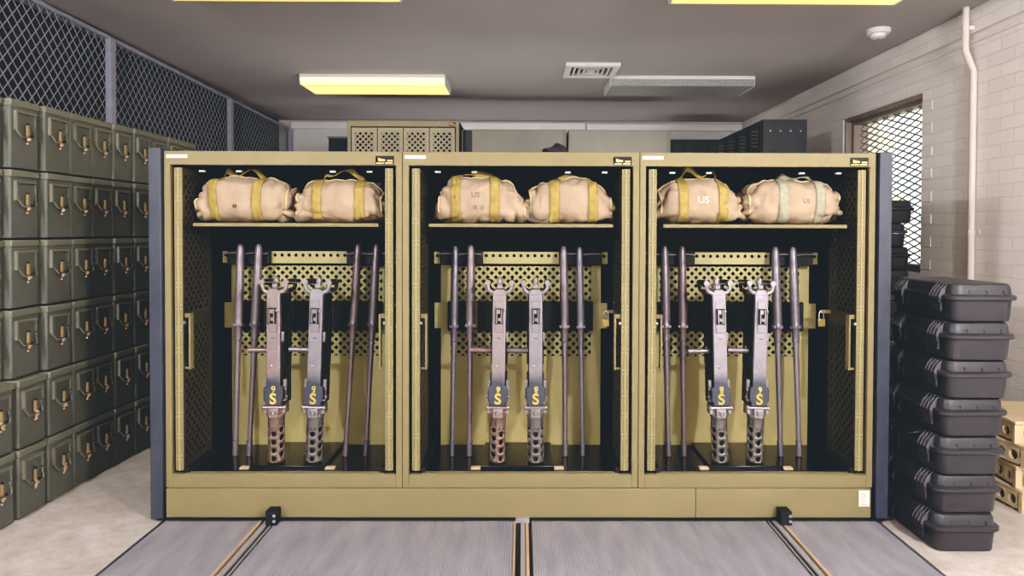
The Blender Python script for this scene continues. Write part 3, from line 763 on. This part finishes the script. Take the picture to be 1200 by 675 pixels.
# ------------------------------------------------------------------ canvas bags
def make_bag(i, pxl, pxr, ptop, straps, web, seed, hl, hr, txt=None, handle='high'):
    yc = Y0+.185; D = .27; yf = yc-D/2
    xl = U(pxl, 240, Y=yf+.03).x; xr = U(pxr, 240, Y=yf+.03).x
    W = xr-xl; zsh = 1.332
    H = U((pxl+pxr)/2, ptop, Y=yf+.09).z-zsh
    t = thing('canvas_bag', '', 'bag', ((xl+xr)/2, yc, zsh))
    sv = Vector((seed*3.1, seed*1.7, seed*.9))
    def S(tt, ph, off=0):
        e = max(0, 1-abs(tt)**4.2)**.45
        mult = 1 + ((hr-1)*max(0, (tt-.25)/.75)**1.3 if tt > 0 else (hl-1)*max(0, (-tt-.25)/.75)**1.3)
        c, s = math.cos(ph), math.sin(ph)
        hh = H*mult*(.55+.45*e)
        y = -D/2*math.copysign(abs(c)**.72, c)*(.25+.75*e)
        z = hh/2 + hh/2*math.copysign(abs(s)**.62, s)
        x = tt*W/2
        if e < .999: z = hh*.42 + (z-hh*.42)*(.35+.65*e) if e > 0 else hh*.42
        p = Vector((x, y, z))
        nd = Vector((tt*abs(tt)**3*.8, -c*1.0, s)).normalized()
        q_ = p*9+sv
        n1 = noise.noise(q_); n2 = noise.noise(q_*2.3+Vector((7,1,3)))
        rg = 1-abs(noise.noise(Vector((p.x*11+p.z*9, p.y*7, p.z*15-p.x*7))+sv*2))*2
        endf = .5+.9*abs(tt)**2
        amt = (n1*.020+n2*.012+max(0, rg)**3*-.024*endf)*endf
        p += nd*(amt+off)
        p.z = max(.001+off*.3, p.z); return p
    NU, NV = 72, 56
    us = [math.sin((-1+2*k/NU)*PI/2) for k in range(NU+1)]
    vs = []; fs = []
    for k, u in enumerate(us):
        for v in range(NV): vs.append(S(max(-.9995, min(.9995, u)), 2*PI*v/NV))
    for k in range(NU):
        for v in range(NV):
            w_ = (v+1) % NV; fs.append((k*NV+v, (k+1)*NV+v, (k+1)*NV+w_, k*NV+w_))
    fs += [tuple(range(NV)), tuple(NU*NV+v for v in range(NV-1, -1, -1))]
    bv = BVHTree.FromPolygons(vs, fs)
    MB().add(vs, fs).build('canvas_body', 'canvas', t, ang=180)
    # straps follow the body
    tops = []
    for st_ in straps:
        hw = .0215*2/W
        pts = []; K = 22; f2 = []
        for k in range(K):
            ph = R(-62)+R(62+88)*k/(K-1)
            for j in range(5): pts.append(S(st_+hw*(j/2-1), ph, .0045))
        for k in range(K-1):
            for j in range(4): f2.append((k*5+j, k*5+j+1, (k+1)*5+j+1, (k+1)*5+j))
        MB().add(pts, f2).build('strap', web, t, solid=.003, ang=180)
        tops.append(S(st_, R(88), .004))
    a, b_ = tops; up = {'high': .035, 'flat': .012}[handle]
    path = []
    for k in range(25):
        u = k/24; p = a.lerp(b_, u)
        bump = math.sin(PI*min(1, u/.18)/2) * math.sin(PI*min(1, (1-u)/.18)/2)
        p = p + Vector((0, -.035*bump, up*bump*(1+.45*math.sin(u*9+seed))))
        path.append(p)
    vs2 = []; f2 = []
    for k, p in enumerate(path):
        tw = .6*math.sin(k/24*PI*2+seed); wd = Vector((0, math.cos(.7+tw), math.sin(.7+tw)))*.017
        if k in (0, 24): wd = Vector((.017, 0, 0))
        vs2 += [p-wd, p, p+wd]
    for k in range(24):
        for j in range(2): f2.append((k*3+j, k*3+j+1, (k+1)*3+j+1, (k+1)*3+j))
    MB().add(vs2, f2).build('carry_handle', web, t, solid=.003, ang=180)
    pm = MB()
    for te in (-.87, .87): pm.tube([S(te, R(-20)+R(200)*k/26, .003) for k in range(27)], .004, 6)
    pm.tube([S(-.87+1.74*k/30, R(74)+.05*math.sin(k*.9+seed), .002) for k in range(31)], .0035, 6)
    pm.build('piping', 'canvas_pale', t)
    if txt:
        for (body, size, tx, tz, mt, nm) in txt:
            mb = MB(); text_mb(mb, body, size, FACE_Y, .0)
            nv = []
            for v in mb.v:
                x = tx*W/2+v[0]; z = tz*H+v[2]
                hit = bv.ray_cast(Vector((x, -1, z)), Vector((0, 1, 0)))
                y = hit[0].y if hit[0] else -D/2
                nv.append((x, y-(.0075 if mt == 'ink_dark' else .0025), z))
            mb.v = nv
            mb.build(nm, 'ink' if mt == 'ink_dark' else mt, t, smooth=False)
    return t
bl = ['tan canvas bag with a metal grommet, on the shelf above receiver 6', 'tan canvas bag with a slumped end, on the shelf above receiver 5',
      'tan canvas bag with faint grey lettering, on the shelf above receiver 4', 'tan canvas bag with one rounded end, on the shelf above receiver 3',
      'tan canvas bag with bold white US lettering and yellow straps', 'tan canvas bag with pale straps, on the shelf above receiver 1']
bags = [
 make_bag(0, 222, 343, 208, (-.50, .34), 'webbing', 1.0, .93, .98, None, 'high'),
 make_bag(1, 342, 455, 211, (-.46, .42), 'webbing', 2.3, .82, 1.0, None, 'high'),
 make_bag(2, 507, 621, 208, (-.52, .28), 'webbing', 3.7, 1.0, .72, [('US', .034, -.11, .60, 'ink', 'stencil_letters'), ('III III', .03, -.05, .33, 'ink', 'stencil_bars'), ('S', .026, -.54, .56, 'ink_dark', 'strap_letter'), ('J', .026, .27, .50, 'ink_dark', 'strap_letter')], 'flat'),
 make_bag(3, 614, 724, 209, (-.36, .46), 'webbing', 4.9, .94, .80, [('N', .022, -.36, .5, 'ink_dark', 'strap_letter')], 'flat'),
 make_bag(4, 767, 876, 210, (-.40, .44), 'webbing', 6.1, .92, .86, [('US', .042, .02, .52, 'white', 'stencil_letters')], 'high'),
 make_bag(5, 871, 994, 210, (-.26, .44), 'webbing_pale', 7.4, .94, .93, [('US', .03, .16, .50, 'ink', 'stencil_letters')], 'flat')]
for i, b in enumerate(bags): b['label'] = bl[i]; b['group'] = 'canvas bags on the rack shelves'
g = MB(); g.lathe([(.004,0),(.0085,0),(.0085,.003),(.004,.003)], 16, caps=False)
g.v = [(-.012+v[0], -.147-v[2], .075+v[1]) for v in g.v]
g.build('grommet', 'gundark', bags[0])

# ------------------------------------------------------------------ black hard cases
KW, KL, KH = .262, .45, .156
def rrect(w, l, rad, n=6):
    pts = []
    for cx, cy, a0 in ((w/2-rad, l/2-rad, 0), (-w/2+rad, l/2-rad, PI/2), (-w/2+rad, -l/2+rad, PI), (w/2-rad, -l/2+rad, 1.5*PI)):
        for k in range(n+1): a = a0+PI/2*k/n; pts.append((cx+rad*math.cos(a), cy+rad*math.sin(a)))
    return pts
def loft(mb, secs):
    vs = []; n = None
    for (ins, z, rad) in secs:
        p = rrect(KW-2*ins, KL-2*ins, rad); n = len(p); vs += [(x, y, z) for x, y in p]
    fs = [tuple(range(n-1,-1,-1)), tuple((len(secs)-1)*n+i for i in range(n))]
    for k in range(len(secs)-1):
        for i in range(n): j = (i+1) % n; fs.append((k*n+i, k*n+j, (k+1)*n+j, (k+1)*n+i))
    return mb.add(vs, fs)
def make_case():
    t = thing('hard_case', '', 'case')
    loft(MB(), [(.016,0,.03),(.009,.003,.036),(.006,.012,.04),(.001,.086,.042)]).build('case_base', 'plastic', t)
    loft(MB(), [(-.010,.088,.048),(-.013,.091,.05),(-.013,.103,.05),(-.008,.107,.048),(.002,.111,.042),(.005,.138,.04),(.010,.149,.038),(.020,.154,.032),(.034,.1555,.028)]).build('case_lid', 'plastic', t)
    for x in (-.06, .01, .08):
        MB().prism([(x,.107),(x+.008,.107),(x+.0,.128),(x-.008,.128)], 'y', -KL/2+.0005, -KL/2+.008).build('lid_rib', 'plastic', t)
    for yy in (-.135, .135):
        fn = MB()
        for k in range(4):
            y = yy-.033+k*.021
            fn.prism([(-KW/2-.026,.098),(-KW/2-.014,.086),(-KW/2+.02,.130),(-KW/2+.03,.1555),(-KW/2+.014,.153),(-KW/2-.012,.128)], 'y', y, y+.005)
        fn.build('latch_fin', 'plastic_lit', t, bevel=.001)
        MB().box(-KW/2-.016, -KW/2-.004, yy-.03, yy+.036, .035, .092).box(-KW/2-.022, -KW/2-.01, yy-.03, yy+.036, .07, .098).build('latch', 'plastic', t, bevel=.004)
    for y in (-.08, .072): MB().box(-KW/2-.008, -KW/2+.004, y, y+.008, .02, .09).build('handle_lug', 'plastic', t, bevel=.002)
    MB().tube([(-KW/2-.004,-.075,.075),(-KW/2-.016,-.07,.05),(-KW/2-.02,-.055,.035),(-KW/2-.02,.055,.035),(-KW/2-.016,.07,.05),(-KW/2-.004,.075,.075)], .0055, 8).build('carry_handle', 'plastic_dark', t)
    return t
case0 = make_case()
cr = [1174.5, 1177.5, 1181.5, 1184.5, 1190, 1191.5, 1195.5]   # right rim of each case in the photo, bottom first
cy = [648, 604, 557, 512, 464.5, 418.5, 371.5]
YS = 2.735
cl = ['bottom case of the tall near stack, on the floor', 'second from the floor in the near stack', 'third from the floor in the near stack, its handle swung out', 'middle case of the near stack', 'third from the top in the near stack', 'second from the top in the near stack', 'topmost case of the near stack']
zc = .0005
for k in range(7):
    t = case0 if k == 0 else copy_tree(case0)
    x = U(cr[k], cy[k]-25, Y=YS).x - KW/2 - .012
    t.location = (x, YS+KL/2+random.uniform(-.006,.006), zc); zc += KH
    t.rotation_euler = (0, 0, R(random.uniform(-1.5, 1.5)))
    t['label'] = 'black plastic hard case, ' + cl[k]; t['group'] = 'black hard cases'
    if k == 2:
        for c in t.children:
            if c.name.startswith('carry_handle'): c.rotation_euler = (0, R(50), 0); c.location = (-.095, 0, -.035+.02)
zc = .0005
for k in range(10):
    t = copy_tree(case0); t.scale = (1, 1, .965)
    t.location = (2.375+random.uniform(-.02,.02)+(.03 if k == 9 else 0), 4.62+random.uniform(-.01,.01), zc); zc += KH*.965
    t.rotation_euler = (0, 0, R(random.uniform(-2, 2)))
    t['label'] = 'black hard case in rear stack below the window, %s' % ('topmost' if k == 9 else 'bottom one' if k == 0 else ORD[k]+' from the floor')
    t['group'] = 'black hard cases'

# ------------------------------------------------------------------ tan cradles by the right wall
def make_cradle():
    t = thing('tan_cradle', '', 'cradle')
    W, D, H = .34, .40, .105
    MB().box(-W/2, W/2, -D/2, D/2, H-.018, H).build('top_board', 'tan', t, bevel=.005)
    for y in (-D/2+.004, D/2-.024):
        p = MB(); holed(p, -W/2+.03, W/2-.03, .012, H-.018, 4, 1, .026, y, y+.02)
        p.prism([(-W/2,0),(-W/2+.05,0),(-W/2+.03,H-.018),(-W/2-.0,H-.018)], 'y', y, y+.02).prism([(W/2-.05,0),(W/2,0),(W/2,H-.018),(W/2-.03,H-.018)], 'y', y, y+.02)
        p.build('end_cheek', 'tan', t)
    for x in (-W/2, W/2-.018):
        p = MB(); holed(p, -D/2+.03, D/2-.03, .012, H-.018, 5, 1, .024, 0, .018)
        p.v = [(x+v[1], v[0], v[2]) for v in p.v]
        p.build('side_cheek', 'tan', t)
    for x in (-.1, .0, .1): MB().cyl((x, -D/2-.006, .05), (x, -D/2+.004, .05), .012, 12).build('bolt_boss', 'gundark', t)
    return t
cr0 = make_cradle()
zc = .0005
rows = ['bottom one of the stack on the floor', 'second from the floor', 'second from the top', 'topmost of the stack']
p0 = U(1172, 600, Y=3.15)
for k in range(4):
    t = cr0 if k == 0 else copy_tree(cr0)
    t.location = (p0.x+.23+(0, .025, -.02, .0)[k], 3.32, zc); t.rotation_euler = (0, 0, R((4, -6, 9, -3)[k])); zc += .106
    t['label'] = 'tan perforated cradle beside the black cases, ' + rows[k]; t['group'] = 'tan cradles by the right wall'

# ------------------------------------------------------------------ ceiling things
def make_light(lit):
    t = thing('ceiling_light', '', 'ceiling light')
    L = .615; D = .25
    MB().box(-L, L, -D, D, -.03, 0).build('housing', 'white', t, bevel=.004)
    prof = [(-D,-.03),(-D+.02,-.085),(D-.05,-.085),(D-.005,-.03)]
    MB().prism(prof, 'x', -L+.006, L-.006).build('diffuser', 'tube_on' if lit else 'tube_off', t, bevel=.008, seg=3)
    for s in (-1, 1):
        a, b_ = sorted((s*L, s*(L-.006))); MB().prism([(-D,-.03),(-D+.02,-.087),(D-.05,-.087),(D,-.03)], 'x', a, b_).build('end_cap', 'white', t)
    return t
la = make_light(True); lb = make_light(False)
p1 = U(436, 97, Z=2.545); p2 = U(800.5, 99, Z=2.545)
n1 = U(913, 7, Z=2.54); n2 = U(338, 1.5, Z=2.54)
for i, (o, x, y, l) in enumerate(((la, p1.x, p1.y+.25, 'glowing yellow ceiling light above the left rack'), (lb, p2.x, p2.y+.25, 'unlit grey ceiling light above the right rack'),
        (None, n1.x, n1.y-.24, 'glowing ceiling light at the top right of the frame'), (None, n2.x, n2.y-.21, 'glowing ceiling light at the top left of the frame'))):
    if o is None: o = copy_tree(la)
    o.location = (x, y, CEIL); o['label'] = l; o['group'] = 'ceiling lights'
pv = U(692, 92, Z=CEIL-.03)
vent = thing('ceiling_vent', 'square white ceiling air vent with nested louvres', 'vent', (U(696, 75, Z=CEIL-.02).x, pv.y-.22, CEIL))
def ring(mb, a, b_, zt_, zb_):
    for (x0, x1, y0, y1) in ((-a, a, -a, -b_), (-a, a, b_, a), (-a, -b_, -b_, b_), (b_, a, -b_, b_)):
        mb.box(x0, x1, y0, y1, zb_, zt_)
    return mb
ring(MB(), .215, .165, 0, -.03).build('vent_frame', 'white', vent, bevel=.004)
for a in (.145, .105, .065):
    ring(MB(), a, a-.016, -.004, -.026).build('louvre', 'white', vent)
MB().box(-.03, .03, -.03, .03, -.022, -.006).build('vent_core', 'white', vent)
MB().box(-.165, .165, -.165, .165, -.003, 0).build('duct_back', 'black', vent)
sd = U(1029, 40, Z=CEIL-.03)
det = thing('smoke_detector', 'round white smoke detector on the ceiling near the right wall', 'smoke detector', (sd.x, sd.y, CEIL))
MB().lathe([(.075,0),(.075,-.018),(.068,-.03),(.05,-.032),(.046,-.052),(.03,-.06),(.001,-.06)][::-1], 28).build('detector_body', 'white', det)
MB().lathe([(.006,-.066),(.012,-.058)], 12).build('indicator', 'gunedge', det)
# conduit
yc = U(1137, 200, X=XR-.035).y
cn = thing('conduit_pipe', 'white painted conduit pipe running down the brick wall', 'pipe', (XR, yc, 0))
MB().tube([(-.075,0,CEIL),(-.075,0,2.40),(-.072,0,2.36),(-.042,0,2.29),(-.024,0,2.25),(-.024,0,.25)], .019, 14).build('pipe', 'pipe_paint', cn)
for z in (1.3, 2.5, .6):
    x = -.075 if z > 2.4 else -.024
    MB().box(x-.022, 0, -.012, .012, z-.012, z+.012).box(-.006, 0, -.045, .045, z-.014, z+.014).build('pipe_clamp', 'pipe_paint', cn, bevel=.003)

# ------------------------------------------------------------------ furniture behind the racks
def span(pl, pr, pt, Y): a = U(pl, pt, Y=Y); b_ = U(pr, pt, Y=Y); return a.x, b_.x, (a.z+b_.z)/2
Yc = 6.3
a, b_, zt = span(407, 538, 141.5, Yc)
t = thing('mesh_door_cabinet', 'tall olive cabinet with four perforated doors behind the left rack', 'cabinet', ((a+b_)/2, Yc, 0))
h = (b_-a)/2
z2 = zt-.052
MB().box(-h, h, 0, .03, z2, zt).box(-h, -h+.03, 0, .03, 0, z2).box(h-.03, h, 0, .03, 0, z2).box(-h+.03, h-.03, 0, .03, 0, .2).build('face_frame', 'rear_olive', t, bevel=.003)
MB().box(-h, -h+.01, .03, .6, 0, zt).box(h-.01, h, .03, .6, 0, zt).box(-h, h, .59, .6, 0, zt).box(-h, h, .03, .6, zt-.01, zt).build('carcass', 'interior_shade', t)
lw = (2*h-.07)/4
for k in range(4):
    x = -h+.035+k*lw
    d = MB().box(x+.004, x+.034, .004, .02, .21, z2-.012).box(x+lw-.034, x+lw-.004, .004, .02, .21, z2-.012).box(x+.034, x+lw-.034, .004, .02, z2-.052, z2-.012).box(x+.034, x+lw-.034, .004, .02, .21, .25)
    dd = d.build('bifold_leaf', 'rear_mesh', t)
    lattice2(MB(), 'y', x+.03, x+lw-.03, .24, z2-.045, .052, .052, .015, .008, .011).build('door_mesh', 'rear_mesh', dd, smooth=False)
n = MB().box(h-.09, h-.03, -.003, 0, zt-.045, zt-.015).build('name_plate', 'black', t)
MB().box(h-.085, h-.055, -.004, -.003, zt-.035, zt-.022).box(h-.05, h-.035, -.004, -.003, zt-.04, zt-.03).build('plate_lettering', 'gold', n)
Yc = 6.5
for (pl, pr, pt, lab) in ((541, 664, 152, 'dull grey steel cabinet behind the middle rack, beside the mesh doors'), (666, 786, 152.5, 'shiny grey steel cabinet behind the middle and right racks')):
    a, b_, zt = span(pl, pr, pt, Yc); h = (b_-a)/2
    t = thing('steel_cabinet', lab, 'cabinet', ((a+b_)/2, Yc, 0), group='grey steel cabinets')
    MB().box(-h, h, .0, .5, 0, zt).build('cabinet_body', 'grey_metal', t, bevel=.004)
    if pl < 600: MB().box(-h+.005, -h+.10, -.006, 0, .1, zt-.01).build('recess_panel', 'locker', t)
    MB().box(h-.03, h-.012, -.008, 0, .05, zt-.01).box(-h+.0, -h+.012, -.008, 0, .05, zt-.01).build('corner_post', 'grey_metal', t, bevel=.003)
for (pl, pr, pt, Y, lab) in ((787, 842, 163.5, 7.6, 'low dark cabinet against the back wall, right side'), (385, 406, 160, 7.2, 'dark cabinet at back wall left of the mesh doors')):
    a, b_, zt = span(pl, pr, pt, Y); h = (b_-a)/2
    t = thing('dark_cabinet', lab, 'cabinet', ((a+b_)/2, Y, 0), group='dark cabinets at the back')
    MB().box(-h, h, 0, .5, 0, zt-.02).build('cabinet_body', 'locker', t, bevel=.004)
    MB().box(-h-.01, h+.01, -.012, .5, zt-.02, zt).build('cabinet_top', 'grey_metal' if pl < 500 else 'locker', t, bevel=.003)
    for k in range(4): MB().box(-h+.02+k*h/2, -h+.02+k*h/2+h/2-.03, -.01, 0, .1, zt-.05).build('door', 'locker', t, bevel=.003)
Yl = 5.4
a, b_, zt = span(894, 946, 140, Yl); Ye = U(841, 165, X=a).y
t = thing('locker_bank', 'dark steel locker bank standing along the right wall behind the rack', 'lockers', (a, Yl, 0))
Dl = Ye-Yl
MB().box(0, b_-a, 0, Dl, 0, zt).build('locker_body', 'locker', t, bevel=.004)
for k in range(4):
    y = k*Dl/4
    d = MB().box(-.012, 0, y+.01, y+Dl/4-.01, .1, zt-.02).build('locker_door', 'locker', t, bevel=.003)
    lv = MB()
    for j in range(5): lv.prism([(y+.07, zt-.09-j*.03), (y+.22, zt-.07-j*.03), (y+.22, zt-.062-j*.03), (y+.07, zt-.082-j*.03)], 'x', -.018, -.012)
    lv.build('louvre', 'grey_metal', d)
for k in range(4): MB().cyl((.06+k*.08, -.004, zt-.09), (.06+k*.08, 0, zt-.09), .007, 8).build('rivet', 'alu', t)
# cloth bundle lying on top of the middle rack
cp = U(651, 178, Y=3.62)
vs = []
b = MB(); b.ball((0,0,.05), .055, (1.0, 1.2, .95), 28)
b.v = [(x*1.15+.02*noise.noise(Vector((x*20,y*20,z*20))), y, max(0, z*(.9+.5*noise.noise(Vector((x*12+3,y*12,z*9)))))) for x, y, z in b.v]
tp = U(651, 167, Y=3.6).z - ZT
mz = max(v[2] for v in b.v)
b.v = [(x, y, z*tp/mz) for x, y, z in b.v]
o = b.build('cloth_bundle', 'cloth', ang=180); o.location = (cp.x, 3.6, ZT-.001)
tag(o, 'small dark crumpled cloth bundle lying on top of the middle rack', 'cloth')

# ------------------------------------------------------------------ light
def lamp(name, loc, e, rad, rgb):
    l = bpy.data.lights.new(name, 'POINT'); l.energy = e; l.shadow_soft_size = rad; l.color = rgb
    o = bpy.data.objects.new(name, l); col.objects.link(o); o.location = loc; return o
lamp('studio_lamp', (1.80, .15, 2.27), 335, .09, (1, .985, .982))
lamp('studio_lamp', (-2.08, .20, 2.25), 262, .09, (1, .985, .982))
fl = bpy.data.lights.new('fill_lamp', 'AREA'); fl.shape = 'RECTANGLE'; fl.size = 2.5; fl.size_y = 1.6; fl.energy = 7; fl.color = (1, .97, .95)
fo = bpy.data.objects.new('fill_lamp', fl); col.objects.link(fo); fo.location = (.2, -1.4, 1.0); fo.rotation_euler = (R(88), 0, 0)

rl_ = bpy.data.lights.new('rear_fill', 'AREA'); rl_.shape = 'RECTANGLE'; rl_.size = 3.5; rl_.size_y = 1.2; rl_.energy = 19; rl_.color = (1, .96, .94)  # added fill for the rear ceiling, no such lamp known
ro = bpy.data.objects.new('rear_fill', rl_); col.objects.link(ro); ro.location = (-.2, 5.5, 1.0); ro.rotation_euler = (R(180), 0, 0)
r2 = bpy.data.lights.new('rear_fill', 'AREA'); r2.shape = 'RECTANGLE'; r2.size = 4.5; r2.size_y = .8; r2.energy = 22; r2.color = (1, .96, .94)  # second added fill, brightens the back wall without a known source
ro = bpy.data.objects.new('rear_fill', r2); col.objects.link(ro); ro.location = (-.2, 7.15, 1.3); ro.rotation_euler = (R(122), 0, 0)
w = bpy.data.worlds.new('outdoors'); C.world = w; w.use_nodes = True
N = w.node_tree.nodes; L = w.node_tree.links; bg = N['Background']; bg.inputs['Strength'].default_value = 2.6
tc = N.new('ShaderNodeTexCoord'); nz = N.new('ShaderNodeTexNoise'); nz.inputs['Scale'].default_value = 26; nz.inputs['Detail'].default_value = 5
L.new(tc.outputs['Generated'], nz.inputs['Vector'])
rp = N.new('ShaderNodeValToRGB'); e = rp.color_ramp.elements
e[0].position = .3; e[0].color = lin((190, 212, 232)); e[1].position = .75; e[1].color = lin((235, 205, 80))
for p, c in ((.42, (225, 238, 250)), (.5, (255, 255, 250)), (.6, (252, 244, 190))): x = e.new(p); x.color = lin(c)
L.new(nz.outputs['Fac'], rp.inputs['Fac']); L.new(rp.outputs['Color'], bg.inputs['Color'])

C.cycles.max_bounces = 8; C.cycles.use_denoising = True
vs_ = C.view_settings; vs_.view_transform = 'Standard'; vs_.look = 'None'; vs_.exposure = 0; vs_.gamma = 1
vs_.use_curve_mapping = True
cm = vs_.curve_mapping
for ch, lift in ((0, .0105), (1, .0145), (2, .0172)):
    cv = cm.curves[ch]; cv.points[0].location = (0, lift)
    for x, y in ((.035, .012+lift), (.10, .088+lift*.4), (.25, .262), (.6, .63)): cv.points.new(x, y)
cm.update()
